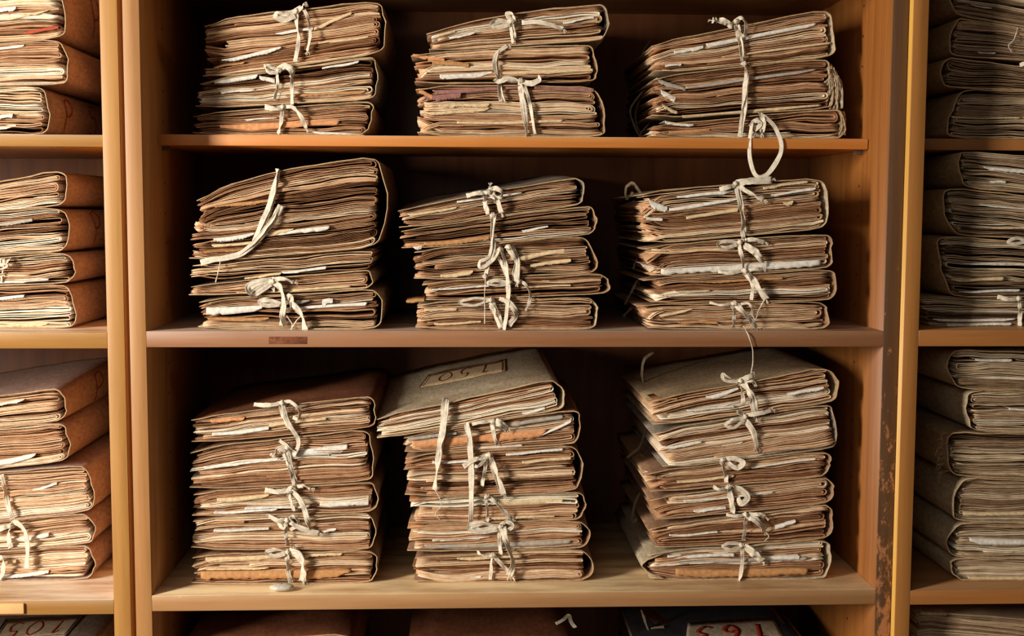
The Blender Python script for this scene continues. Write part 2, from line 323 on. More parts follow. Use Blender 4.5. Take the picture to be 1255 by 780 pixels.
class Bundle:
    def __init__(s, **k):
        s.__dict__.update(dict(spine='R', cov='tan', tone=.5, bulge=0, sp_out=.002, skew=0, rib=[], sheets=[], depth=.295, curl=1.0,
                               grey=False, knots=[], seed=0, rise=0., flat=.3, side=[], top=True, cover=True)); s.__dict__.update(k)
    def setup(s, Y0):
        s.Y0 = Y0; TL, TR, BR, BL = [at(p[0], p[1], Y0) for p in s.c]
        s.TL, s.TR, s.BR, s.BL = TL, TR, BR, BL
    def topz(s, x): return s.TL[2]+(s.TR[2]-s.TL[2])*(x-s.TL[0])/(s.TR[0]-s.TL[0])
    def M(s, S, h, y):
        """S metres from the left, h metres up (0..H), y metres deep -> local point"""
        u = S/s.W; t = h/s.H
        xb = s.BL[0]+(s.BR[0]-s.BL[0])*u; xt = s.TL[0]+(s.TR[0]-s.TL[0])*u
        zb = s.BL[2]+(s.BR[2]-s.BL[2])*u; zt = s.TL[2]+(s.TR[2]-s.TL[2])*u
        uc = np.clip(u, 0, 1)
        x = xb+(xt-xb)*t+s.skew*y; z = zb+(zt-zb)*t
        mU = 1-uc if s.spine == 'L' else uc; hh_ = s.H*np.clip(t, 0, 1)
        z = z-(t-.45)*s.H*(.15*np.exp(-(mU*s.W/.022)**2)+.10*np.exp(-((1-mU)*s.W/.010)**2))
        z = z+4*t*(1-t)*(.0009*np.sin(mU*7+s.seed)+.0007*np.sin(mU*17+s.seed*2+t*2))
        x = x+(.0035*4*t*(1-t)-.0015)*np.exp(-(mU*s.W/.03)**2)*(1 if s.spine == 'L' else -1)
        z = z+s.bulge*4*uc*(1-uc)*t**2+s.rise*y/.3*t
        return np.stack([x-s.org[0], s.Y0+y-s.org[1]+0*x, z-s.org[2]], -1)
    def build(s):
        s.W = ((s.BR[0]-s.BL[0])+(s.TR[0]-s.TL[0]))/2
        s.H = ((s.TL[2]-s.BL[2])+(s.TR[2]-s.BR[2]))/2
        s.org = np.array([(s.BL[0]+s.BR[0])/2, s.Y0, (s.BL[2]+s.BR[2])/2])
        r = empty('document_bundle', s.org); s.root = r; tag(r, s.label, 'paper bundle', s.group)
        R = np.random.RandomState(s.seed); W_, H_ = s.W, s.H; mir = s.spine == 'L'
        def MM_(S, h, y): return s.M(W_-S if mir else S, h, y)
        # ---- cover: one sheet of card round the bottom, the spine and the top
        cth = .0012
        if s.cover:
            rr = min(.006, H_*.25); so = s.sp_out
            lo = np.linspace(-.002, W_-rr, 16); hi = lo[::-1].copy(); hi[-1] = R.uniform(-.003, .001)
            ang = np.linspace(-np.pi/2, 0, 5)[1:]
            S = np.concatenate([lo, W_-rr+rr*np.cos(ang), [W_]*4, W_-rr+rr*np.cos(np.linspace(0, np.pi/2, 5)), hi[1:]])
            h = np.concatenate([0*lo, rr+rr*np.sin(ang), np.linspace(rr, H_-rr, 6)[1:-1], H_-rr+rr*np.sin(np.linspace(0, np.pi/2, 5)), 0*hi[1:]+H_])
            h = cth/2+h*(H_-cth)/H_
            ys = np.array([-.0025, .002, .012, .03, .06, .10, .15, .20, .25, s.depth])
            spw = np.exp(-((S-W_)/.012)**2)
            SS = np.zeros((len(S), len(ys))); HH = SS.copy(); YY = SS.copy()
            for j, y in enumerate(ys):
                f = np.exp(-y/.03)
                SS[:, j] = S+spw*(so*np.sin(np.pi*np.clip(h/H_, 0, 1))+.0011*smooth_noise(h/H_*4+y*20, s.seed+3)*(.4+f)) 
                HH[:, j] = h+(h > H_/2)*(.0006*smooth_noise(S*30+y*14, s.seed+4)*(S < W_-.01))
                YY[:, j] = y+(.0012*smooth_noise(S*50+h*60, s.seed+5)*f if j < 2 else 0)
            dS = np.gradient(SS, axis=0); dH = np.gradient(HH, axis=0); L = np.sqrt(dS**2+dH**2)+1e-9
            nS, nH = dH/L, -dS/L
            g = G(); a = MM_(SS+nS*cth/2, HH+nH*cth/2, YY); b = MM_(SS-nS*cth/2, HH-nH*cth/2, YY); g.slab(a, b, .5, 1)
            o = link('cover', g.mesh('cover', True), [COV[s.cov], EDGE], r)
            s.cov_o = o
        if s.__dict__.get('both'):                     # the cover's far flap folded up round the other end
            n_ = 18; tt = np.linspace(0, 1, n_); S = .020-.026*np.sin(np.pi*np.clip(tt, 0, 1))**.6; h = .0018+tt*(H_-.0036)
            ys = np.array([-.004, .002, .02, .06, .12, .2, s.depth-.01]); SS = S[:, None]+.0012*smooth_noise(h*200, 5)[:, None]+0*ys; HH = h[:, None]+0*ys; YY = ys[None, :]+0*S[:, None]
            dS = np.gradient(SS, axis=0); dH = np.gradient(HH, axis=0); L = np.sqrt(dS**2+dH**2)+1e-9; g = G()
            g.slab(MM_(SS+dH/L*.0006, HH-dS/L*.0006, YY), MM_(SS-dH/L*.0006, HH+dS/L*.0006, YY), .5, 1)
            link('cover_flap', g.mesh('cover_flap', True), [COV[s.cov], EDGE], r)
        # ---- papers
        g = G(); h = cth*1.3 if s.cover else .0003; Hend = H_-(cth*1.3 if s.cover else .0003)
        inset = .0012 if s.cover else 0; gi = 0
        ysr = np.array([0, .0035, .016, s.depth-.012])
        while h < Hend-.0008:
            gi += 1; gh = min(R.choice([.0022, .0035, .005, .007, .009], p=[.22, .26, .24, .18, .10])*R.uniform(.8, 1.2), Hend-h)
            if Hend-h-gh < .0012: gh = Hend-h
            folded = R.rand() > s.flat and gh > .0018
            gt = np.clip(s.tone+.03+R.normal(0, .19), .1, .95); card_ = R.rand() < .16
            gl = abs(R.normal(0, .005)) + (R.uniform(.005, .03) if R.rand() < .08 else 0); gr = inset+abs(R.normal(0, .0018))
            gy = R.uniform(-.0005, .0055); gyr = R.normal(0, .002); gcurl = R.normal(0, .0030)*s.curl
            ph = R.randint(1e6); pitch = R.uniform(.0019, .0026) if card_ else R.uniform(.0009, .00155)
            if folded:
                n = max(1, int(gh/2/pitch)); hc = h+gh/2
                for j in range(n):
                    rad = gh/2*(1-(j+.25)/n); th = pitch*R.uniform(.35, .85)
                    x1 = W_-gr-(gh/2-rad)*R.uniform(.8, 2.5)-abs(R.normal(0, .0006)); x0 = gl+abs(R.normal(0, .0012)); x0b = gl+abs(R.normal(0, .0012))
                    S1 = np.linspace(x0, x1-rad, 20); S2 = np.linspace(x1-rad, x0b, 20); an = np.linspace(-np.pi/2, np.pi/2, 7)[1:-1]
                    S = np.concatenate([S1, x1-rad+rad*np.cos(an), S2]); hh = np.concatenate([0*S1+hc-rad, hc+rad*np.sin(an), 0*S2+hc+rad])
                    s._sheet(g, MM_, R, S, hh, th, ysr, gy, gyr, gcurl, gt, ph, h, gh)
            else:
                n = max(1, int(gh/pitch))
                for j in range(n):
                    th = pitch*R.uniform(.35, .85); x0 = gl+abs(R.normal(0, .002)); x1 = W_-gr-abs(R.normal(0, .0035))
                    if R.rand() < .10: x0 = R.uniform(0, .5)*W_
                    elif R.rand() < .12: x1 = W_*R.uniform(.5, 1)-gr
                    S = np.linspace(x0, x1, 26); s._sheet(g, MM_, R, S, 0*S+h+(j+.5)*gh/n, th, ysr, gy+R.normal(0, .001), gyr, gcurl, gt, ph, h, gh)
            h += gh+R.choice([0, .0002, .0008], p=[.5, .3, .2])
        link('paper_stack', g.mesh('paper_stack'), PAPER_GREY if s.grey else PAPER, r)
        # ---- single sheets that stick out and droop over the edge
        for k, sh in enumerate(s.sheets):
            x0, y0, x1, y1, hp, mt = sh[:6]; n = 44; q = np.linspace(0, 1, n); g = G()
            rl = np.random.RandomState(s.seed+k*7+1); nk = rl.randint(4, 8)
            kq = np.sort(np.concatenate([[0, 1], rl.rand(nk)])); kv = 1+rl.uniform(-.28, .12, nk+2); kv[0] *= rl.uniform(.2, 1); kv[-1] *= rl.uniform(.2, 1)
            hz = hp*MM*1.05*(np.interp(q, kq, kv)+(.07*smooth_noise(q*90, s.seed+k) if rl.rand() < .4 else 0))
            prof = [(.05, .0), (.012, .0), (0., -.03), (-.0010, -.2), (-.0014, -.6), (-.0016, -1.)]
            pt = np.zeros((n, len(prof), 3))
            for i in range(n):
                p = at(x0+(x1-x0)*q[i], y0+(y1-y0)*q[i]+.5*math.sin(q[i]*5+k), s.Y0+.0004)-s.org
                for j, (yy, f) in enumerate(prof): pt[i, j] = p+np.array([0, yy, f*hz[i]])
            off = np.zeros_like(pt); off[:, :2, 2] = -.0004; off[:, 2:, 1] = .0004
            g.slab(pt[:, ::-1], (pt+off)[:, ::-1]); link('loose_sheet', g.mesh('loose_sheet', True), SHEETS[mt], r)
        # ---- cotton tape: bands, bow, knot
        if s.rib:
            g = G(); gb = G(); nb = 0; nl = 0
            for k, e in enumerate(s.rib):
                kind, w, pts = e[:3]; ex = e[3] if len(e) > 3 else 0
                if kind == 'b': tape(g, pts, w*1.05, s.Y0-.0028-ex*.6, s.org, .001, s.seed+k*13); nb += 1
                elif kind == 's': tape(g, pts, w, s.Y0-ex, s.org, .0, s.seed+k*13, True); nb += 1
                else:
                    C = tape(gb, pts, w*1.05, s.Y0-.005-ex*.6, s.org, .004, s.seed+k*13); nl += 1
                    if kind == 't':
                        d = pts[-1]; rr_ = np.random.RandomState(s.seed+k)
                        for q in range(3):
                            dx = d[0]-pts[-2][0]; dy = d[1]-pts[-2][1]; l = math.hypot(dx, dy)+1e-6; a = rr_.normal(0, .5)
                            ex_, ey_ = (dx*math.cos(a)-dy*math.sin(a))/l*5, (dx*math.sin(a)+dy*math.cos(a))/l*5
                            tape(gb, [(d[0], d[1]), (d[0]+ex_*.6, d[1]+ey_*.6), (d[0]+ex_, d[1]+ey_+1)], .7, s.Y0-.005-ex*.6, s.org, 0, s.seed+k*13+q)
            rib = None
            if nb: rib = link('tie_ribbon', g.mesh('tie_ribbon', True), s.__dict__.get('ribmat', RIB), r)
            if nl: link('bow', gb.mesh('bow', True), RIB, rib or r)
            for kx, ky in s.knots:
                gk = G(); blob(gk, at(kx, ky, s.Y0-.0062)-s.org, (.0037, .0034, .0030), int(kx) % 17); link('knot', gk.mesh('knot', True), RIB, rib or r)
        if s.side:
            g = G()
            for k, (w, Yd, pts) in enumerate(s.side): tape(g, pts, w, s.Y0+Yd, s.org, 0, s.seed+k*7+90, True)
            link('side_ribbon', g.mesh('side_ribbon', True), RIBD, r)
        return r
    def _sheet(s, g, MM_, R, S, hh, th, ysr, gy, gyr, gcurl, gt, ph, h, gh):
        jy = gy+R.normal(0, .0007); sl = gyr+R.normal(0, .0006); W_ = s.W
        tone = float(np.clip(gt+R.normal(0, .10)+(.25 if R.rand() < .04 else 0), 0, 1))
        nz = smooth_noise(S*26+0*hh, ph)*.0006*min(1.5, gh/.003)+.00013*smooth_noise(S*60, R.randint(1e6))
        rag = .00016*smooth_noise(S*200, R.randint(1e6))+.0006*smooth_noise(S*50, R.randint(1e6))
        cu = R.normal(0, .0010)*s.curl+gcurl
        Sg = np.repeat(S[:, None], len(ysr), 1); Hg = np.repeat((hh+nz)[:, None], len(ysr), 1); Yg = np.repeat(ysr[None, :], len(S), 0).astype(float)
        Yg[:, 0] += jy+rag; Yg[:, 1] += jy+rag*.5; Yg += (sl*(S/W_-.5)*2)[:, None]*np.exp(-ysr/.05)[None, :]
        fr = np.exp(-ysr/.012)
        e = np.exp(-(S/.018)**2); Hg += cu*e[:, None]*(.5+.7*fr)[None, :]
        Sg += .0008*smooth_noise(hh*900, ph+3)[:, None]*(S < .03)[:, None]
        Hg = np.clip(Hg, .0002 if not s.cover else .0012, s.H-(.0012 if s.cover else .0002))
        dS = np.gradient(Sg, axis=0); dH = np.gradient(Hg, axis=0); L = np.sqrt(dS**2+dH**2)+1e-9
        tk = th/2*(1+.22*smooth_noise(S*40, R.randint(1e6)))[:, None]; tk = np.clip(tk, .00012, .0011)
        nS, nH = -dH/L, dS/L
        g.slab(MM_(Sg+nS*tk, Hg+nH*tk, Yg), MM_(Sg-nS*tk, Hg-nH*tk, Yg), tone)

def strokes(polys, width, mapf, name, mat, parent, lift=.0006):
    """flat ink strokes: polys of 2-D points, mapf(2-D)->3-D point and normal"""
    g = G()
    for P in polys:
        C = catmull(P, 6); pts = []; nr = []
        for c in C: p, n = mapf(c[0], c[1]); pts.append(p+n*lift); nr.append(n)
        t, b = strip(np.array(pts), np.full(len(C), width), np.array(nr), .0002, 0); g.slab(t, b)
    return link(name, g.mesh(name, True), mat, parent)
DIG = {'1': [[(.15, .8), (.45, 1.), (.42, .5), (.38, 0)]],
       '5': [[(.85, 1.), (.3, .98), (.25, .6), (.6, .62), (.75, .3), (.5, 0), (.1, .08)]],
       '0': [[(.5, 1.), (.12, .7), (.12, .3), (.5, 0), (.88, .35), (.85, .75), (.5, 1.)]],
       '6': [[(.8, .98), (.35, .8), (.15, .35), (.5, 0), (.82, .25), (.6, .5), (.2, .35)]],
       '3': [[(.15, .9), (.5, 1.), (.8, .8), (.45, .55), (.85, .3), (.5, 0), (.1, .12)]],
       'P': [[(.15, .95), (.2, .5), (.12, 0)], [(.12, .9), (.55, 1.), (.8, .75), (.55, .5), (.2, .45)]],
       '2': [[(.1, .8), (.45, 1.), (.8, .75), (.5, .35), (.1, 0), (.85, .05)]],
       'R': [[(.15, .95), (.2, .5), (.12, 0)], [(.12, .9), (.55, 1.), (.8, .75), (.55, .5), (.2, .45), (.5, .3), (.85, 0)]]}

# ------------------------------------------------------------------ stacks of bundles, each listed from the top down
ALL = {}
def stack(key, Y0, shelf, group, items):
    out = []; prev = None
    for k, it in list(enumerate(items))[::-1]:
        b = Bundle(**it); b.group = group; b.seed = (sum(ord(ch)*(q+3) for q, ch in enumerate(key))*37+k*101) % 9973
        b.setup(Y0+it.get('dy', 0))
        f = (lambda x: shelf) if prev is None else prev.topz
        eps = .0004
        gl = b.BL[2]-f(b.BL[0])-eps; gr = b.BR[2]-f(b.BR[0])-eps
        if prev is None: b.BL[2] -= gl; b.BR[2] -= gr
        else:
            mn = min(gl, gr)
            b.BL[2] -= gl if gl < 0 else max(0, mn); b.BR[2] -= gr if gr < 0 else max(0, mn)
        b.TL[2] = max(b.TL[2], b.BL[2]+.008); b.TR[2] = max(b.TR[2], b.BR[2]+.008)
        b.build(); prev = b; out.append(b)
    ALL[key] = out[::-1]
    return out[::-1]

stack('A1', .088, zA, 'bundles on the upper middle shelf', [
 dict(c=((250,27),(468,1),(467,56),(250,88)), cov='tan', tone=.5, curl=1.6, bulge=.002, sp_out=.006,
  label='tilted top bundle of left stack, top middle shelf, white ribbon bow, curled left corners',
  sheets=[(272,73,345,57,5,'w'),(385,33,431,14,5,'c'),(338,40,384,33,4,'w'),(262,82,300,75,3,'t'),(390,52,452,43,3,'c')],
  rib=[('b',5,[(363,14),(364,30),(366,50),(362,76)]),('l',6,[(362,14),(350,17),(340,17),(339,22),(350,24),(362,19)]),('l',6,[(362,14),(369,9),(377,5)]),('t',4,[(366,10),(374,14),(379,30),(380,46),(377,62)])],knots=[(364,13)]),
 dict(c=((245,99),(461,68),(457,121),(241,132)), cov='grey', tone=.45, sp_out=.004,
  label='middle bundle of left stack, top middle shelf, two ribbon strands hanging off its bow',
  sheets=[(263,98,316,91,5,'w'),(318,92,337,97,5,'w'),(271,112,312,109,3,'w'),(350,117,448,110,4,'t'),(395,83,440,74,3,'w')],
  rib=[('b',4,[(340,85),(340,105),(336,123)]),('l',5,[(341,86),(350,82),(357,90),(358,108),(358,128)]),('l',5,[(340,86),(331,81),(325,82),(330,88),(341,89)]),('l',5,[(340,84),(350,80),(360,86),(356,95)])],knots=[(342,86)]),
 dict(c=((238,140),(455,123),(449,168),(237,165)), cov='tan', tone=.42, sp_out=.004,
  label='bottom bundle of left stack, top middle shelf, with a peach sheet across its front',
  sheets=[(270,153,416,145,9,'o'),(380,160,446,165,3,'w'),(300,146,340,144,2,'w')],
  rib=[('b',5,[(346,131),(345,148),(341,164)]),('t',5,[(346,132),(358,131),(368,141),(375,157)]),('l',6,[(346,132),(335,133),(325,131)])],knots=[(347,131)]),
])
stack('A2', .088, zA, 'bundles on the upper middle shelf', [
 dict(c=((523,38),(741,4),(742,48),(527,62)), cov='grey', tone=.5, bulge=.004, sp_out=.003,
  label='tilted top bundle of centre stack, top middle shelf, long ribbon tail pointing right',
  sheets=[(550,45,582,40,3,'w'),(690,27,728,20,3,'w'),(537,42,558,37,3,'c')],
  rib=[('b',6,[(627,24),(628,36),(632,53)]),('b',4,[(624,24),(627,40),(629,53)]),('l',5,[(626,28),(610,25),(602,29),(608,33),(626,30)]),('l',5,[(627,26),(621,17),(629,18),(630,27)]),('t',6,[(640,28),(660,27),(676,31),(690,36)])],knots=[(627,26)]),
 dict(c=((503,65),(727,54),(729,99),(509,102)), cov='tan', tone=.5, curl=2.2, sp_out=.003,
  label='middle bundle of centre stack, top middle shelf, white torn strip on its lower front',
  sheets=[(539,91,604,88,6,'w'),(613,87,727,84,5,'c'),(530,73,575,77,6,'t'),(506,66,545,71,5,'o')],
  rib=[('b',5,[(622,56),(609,66),(606,80),(610,95),(611,110),(614,125)],.003),('b',4,[(626,56),(613,62),(609,78),(612,97),(614,110),(618,125)],.001)]),
 dict(c=((511,104),(731,106),(740,170),(512,170)), cov='tan', tone=.5, curl=2.0, sp_out=.004,
  label='thick bottom bundle of centre stack, top middle shelf, mauve sheets on top',
  sheets=[(520,117,565,113,8,'p'),(530,110,640,106,5,'p'),(655,104,728,108,6,'p'),(538,128,600,126,5,'c'),(513,108,530,116,7,'o'),(522,138,600,132,4,'c'),(560,149,690,147,4,'c')],
  rib=[('b',7,[(637,100),(641,125),(646,171)]),('b',5,[(641,100),(650,130),(656,164)]),('l',6,[(637,99),(622,97),(612,100),(606,98)]),('l',6,[(640,100),(652,102),(661,98),(660,94)])],knots=[(638,99)]),
])
stack('A3', .088, zA, 'bundles on the upper middle shelf', [
 dict(c=((797,53),(1016,11),(1019,66),(803,86)), cov='cream', tone=.45, sp_out=.005, curl=1.5,
  label='tilted top bundle of right stack, top middle shelf, pale torn strip along its front',
  sheets=[(826,62,862,56,5,'w'),(865,53,1000,28,5,'w'),(885,69,1018,51,3,'c'),(815,80,835,77,3,'w')],
  rib=[('b',5,[(901,29),(905,50),(910,75)]),('b',3,[(905,30),(909,50),(911,75)]),('l',5,[(899,28),(908,22),(914,30),(912,44),(903,38)]),('t',8,[(898,31),(886,26),(873,25)])],knots=[(903,26)],
  side=[(4,.16,[(797,50),(789,62),(788,78),(793,92)])]),
 dict(c=((799,93),(1017,71),(1018,130),(799,142)), cov='linen', tone=.4, curl=2.6, sp_out=.004,
  label='middle bundle of right stack, top middle shelf, frayed cloth hanging at its right end',
  sheets=[(805,95,840,108,6,'g'),(836,141,1006,128,4,'c'),(840,106,1000,84,4,'g'),(810,110,828,118,8,'w'),(812,128,830,136,5,'c')],
  rib=[('b',6,[(910,76),(915,90),(913,112),(912,136),(907,168)],.004),('b',3,[(912,76),(917,92),(915,112),(909,140),(907,166)],.006)],knots=[(912,78)],
  side=[(5,.12,[(800,104),(786,114),(773,134),(776,150),(783,166)]),(4,.14,[(796,112),(782,128),(779,148),(786,164)])]),
 dict(c=((800,153),(1029,133),(1033,168),(797,171)), cov='linen', tone=.4, curl=2.6, sp_out=.003,
  label='bottom bundle of right stack, top middle shelf, long ribbon loop hanging over the shelf edge',
  sheets=[(815,148,850,153,4,'w'),(820,160,870,158,5,'t')],
  rib=[('b',4,[(920,152),(922,162),(924,170)]),('l',5,[(922,150),(919,172),(920,198),(927,216),(940,214),(953,196),(958,178),(951,158),(941,146),(932,140)],.008),('l',6,[(930,138),(936,148),(934,162)],.004),('l',5,[(918,154),(926,148),(932,152),(925,160)],.004),('t',6,[(932,152),(934,163)],.004)],knots=[(928,148),(923,155)],
  side=[(4,.10,[(797,150),(790,158),(784,166),(789,169)])]),
])
stack('B1', .022, zB, 'bundles on the second middle shelf', [
 dict(c=((242,237),(466,191),(463,302),(233,322)), cov='tan', tone=.42, bulge=.006, sp_out=.010, curl=2.,
  label='very thick top bundle of left stack, second middle shelf, slack ribbon hanging diagonally',
  sheets=[(262,292,312,286,5,'w'),(318,287,404,277,5,'w'),(330,284,360,280,5,'c'),(250,307,300,303,4,'t'),(252,252,330,244,4,'t'),(260,300,310,296,4,'c')],
  rib=[('b',6,[(340,207),(337,225),(331,250),(320,275),(312,296)],.003),('b',4,[(343,209),(339,228),(333,252),(322,277),(314,297)],.001),('b',7,[(345,252),(336,268),(318,291),(300,309),(280,316),(262,318),(246,322)],.004),('b',4,[(340,256),(330,276),(312,296),(292,312)],.006),('b',1,[(270,318),(268,332),(264,346)],.004)]),
 dict(c=((234,324),(459,304),(456,330),(234,345)), cov='cream', tone=.45, curl=2., cover=False,
  label='thin untied bundle under the thick one, left stack, second middle shelf',
  sheets=[(345,333,400,327,3,'w'),(300,340,345,334,3,'c')]),
 dict(c=((233,350),(453,330),(452,357),(233,363)), cov='cream', tone=.45, sp_out=.005,
  label='thin tied bundle second from bottom, left stack, second middle shelf, broad ribbon bow',
  sheets=[(290,358,430,350,3,'c')],
  rib=[('l',9,[(333,345),(319,346),(306,352),(308,361),(320,355),(332,347)]),('t',5,[(333,343),(348,342),(360,346)]),('b',7,[(336,345),(345,355),(348,372),(346,388),(349,400)],.006),('b',4,[(334,347),(336,358)])],knots=[(334,345)]),
 dict(c=((243,367),(465,354),(463,402),(244,400)), cov='cream', tone=.5, sp_out=.004,
  label='bottom bundle of left stack, second middle shelf, white sheets at its upper left',
  sheets=[(253,377,322,375,8,'w'),(322,371,380,368,4,'g'),(395,367,408,366,8,'w'),(350,378,450,370,4,'w'),(255,390,330,389,4,'t')],
  rib=[('b',5,[(346,372),(348,385),(345,399)]),('t',7,[(352,368),(362,376),(371,388),(374,405)]),('l',5,[(345,373),(328,368),(318,370),(326,375),(343,373)]),('l',4,[(350,372),(354,362),(358,366),(356,378)]),('b',1,[(350,385),(358,398),(356,406),(364,392),(372,386)],.004)],knots=[(350,371)]),
])
stack('B2', .022, zB, 'bundles on the second middle shelf', [
 dict(c=((488,256),(711,216),(712,249),(490,278)), cov='grey', tone=.5, sp_out=.003, curl=.8,
  label='tilted grey topped bundle, highest of centre stack, second middle shelf', rise=.014,
  sheets=[(500,262,560,254,3,'c'),(560,246,640,236,3,'w')],
  rib=[('b',6,[(594,240),(595,250),(598,263)]),('l',5,[(598,236),(585,237),(572,240)]),('l',5,[(598,234),(608,231),(615,237),(611,243),(602,240)]),('t',7,[(602,237),(610,247),(615,261)]),('t',3,[(600,234),(601,228)])],knots=[(598,236)]),
 dict(c=((492,281),(725,251),(726,285),(493,303)), cov='tan', tone=.45, sp_out=.004,
  label='second bundle from the top in centre stack, second middle shelf, twisted ribbon strand hanging',
  sheets=[(520,297,600,290,5,'t'),(640,282,672,277,3,'w'),(495,300,520,299,3,'o')],
  rib=[('b',5,[(604,263),(602,283),(605,302),(599,322),(595,340)],.004),('b',3,[(607,263),(604,285),(602,304),(597,325)],.006),('b',1,[(595,340),(594,365),(594,397)],.004)],knots=[(604,264),(595,339)]),
 dict(c=((506,306),(719,289),(730,333),(508,342)), cov='tan', tone=.5, sp_out=.004,
  label='middle bundle of centre stack, second middle shelf, widest ribbon band, torn cream strips',
  sheets=[(540,337,580,332,5,'c'),(625,316,692,305,6,'c'),(650,324,700,317,4,'c'),(506,300,517,300,6,'w')],
  rib=[('b',8,[(624,304),(631,318),(632,345)],.003),('b',5,[(614,304),(621,330),(623,360),(621,385),(618,405)],.006),('b',4,[(609,312),(616,326),(621,338)],.002),('l',4,[(612,306),(598,316),(588,322),(590,328),(603,320),(611,308)]),('t',6,[(622,304),(627,303),(634,318),(634,346)],.002)],knots=[(613,306),(623,303)]),
 dict(c=((519,346),(741,335),(743,359),(523,368)), cov='tan', tone=.45, sp_out=.004,
  label='thin bundle second from bottom of centre stack, second middle shelf, reaching furthest right',
  sheets=[(530,354,600,350,2,'w'),(640,351,700,349,2,'c')],
  rib=[('l',4,[(622,347),(608,344),(598,347),(608,350),(622,348)]),('t',4,[(636,344),(645,350),(650,362),(647,376)]),('b',4,[(622,348),(622,366)])],knots=[(624,346),(636,345)]),
 dict(c=((510,370),(727,364),(729,402),(510,402)), cov='cream', tone=.45, sp_out=.003, curl=2.,
  label='bottom bundle of centre stack, second middle shelf, loose leaves at its left corner',
  sheets=[(532,396,590,394,3,'c'),(520,378,560,378,3,'c'),(498,368,520,366,4,'t')],
  rib=[('b',6,[(600,370),(607,386),(614,403)]),('l',3,[(600,367),(580,366),(563,371),(580,375),(600,368)]),('l',7,[(612,366),(626,373),(632,386),(624,399)]),('b',3,[(604,368),(612,385),(616,400)],.003)],knots=[(602,368)]),
])
stack('B3', .022, zB, 'bundles on the second middle shelf', [
 dict(c=((782,234),(1008,218),(1012,277),(789,297)), cov='cream', tone=.6, sp_out=.004, curl=2.6,
  label='top bundle of right stack, second middle shelf, thick with pale ragged sheets',
  sheets=[(795,243,818,254,9,'w'),(820,255,905,243,4,'w'),(830,240,900,233,4,'w'),(935,229,990,221,4,'c'),(841,266,905,254,5,'c'),(960,248,972,246,5,'c'),(790,265,812,268,4,'w'),(945,238,1000,230,3,'w')],
  rib=[('b',5,[(901,226),(906,248),(909,272),(911,292)],.002),('b',3,[(904,226),(910,250),(912,274),(913,290)]),('t',8,[(903,225),(920,222),(946,221)]),('t',5,[(905,228),(920,237),(936,245)]),('l',5,[(901,227),(892,230),(882,232)])],knots=[(902,225)],
  side=[(6,.10,[(786,238),(777,226),(768,230),(768,243),(776,236)]),(4,.12,[(778,240),(775,262),(779,288),(784,296)])]),
 dict(c=((787,301),(1017,286),(1018,326),(797,337)), cov='tan', tone=.5, sp_out=.003, curl=2.4,
  label='bundle with a broad white folded sheet along its lower front, right stack, second middle shelf',
  sheets=[(810,329,1006,319,9,'w'),(785,322,802,328,4,'w'),(820,306,900,304,3,'c')],
  rib=[('b',5,[(905,298),(909,313),(911,329)],.003),('l',4,[(905,298),(888,296),(879,300),(888,304),(904,300)]),('t',5,[(908,295),(924,294),(937,297)]),('t',8,[(912,300),(923,307),(930,314),(935,321)])],knots=[(907,297)],
  side=[(4,.10,[(784,303),(781,315),(776,330)])]),
 dict(c=((786,341),(1022,330),(1020,366),(797,370)), cov='tan', tone=.5, sp_out=.003, curl=2.4,
  label='bundle second from bottom of right stack, second middle shelf, frayed slanting ribbon tail',
  sheets=[(828,357,870,356,2,'c'),(860,345,960,340,3,'t')],
  rib=[('b',4,[(912,334),(922,350),(921,368)]),('l',4,[(911,332),(895,335),(880,333)]),('t',8,[(915,332),(924,344),(932,356),(939,367)]),('t',4,[(915,332),(926,330),(934,330)]),('b',1,[(938,366),(930,380),(926,392),(922,386)],.004)],knots=[(913,332)],
  side=[(5,.10,[(784,340),(776,354),(766,374)]),(4,.12,[(783,345),(782,356),(784,362)])]),
 dict(c=((780,373),(1012,370),(1012,401),(794,403)), cov='tan', tone=.55, sp_out=.002, curl=2.6,
  label='bottom bundle of right stack, second middle shelf, thread hanging over the shelf edge',
  sheets=[(808,386,850,378,3,'c'),(800,378,812,377,3,'c'),(831,394,880,394,3,'t')],
  rib=[('b',5,[(898,373),(900,387),(898,402)]),('t',7,[(903,374),(914,386),(927,402)]),('l',3,[(900,371),(885,374),(870,371)]),('l',3,[(905,374),(917,372),(922,380),(920,388)]),('b',1.4,[(911,400,.0),(916,408,.018),(921,422,.020),(923,440,.020),(921,458,.016)],.004)],knots=[(900,372)],
  side=[(5,.10,[(782,370),(772,380),(764,388)])]),
])
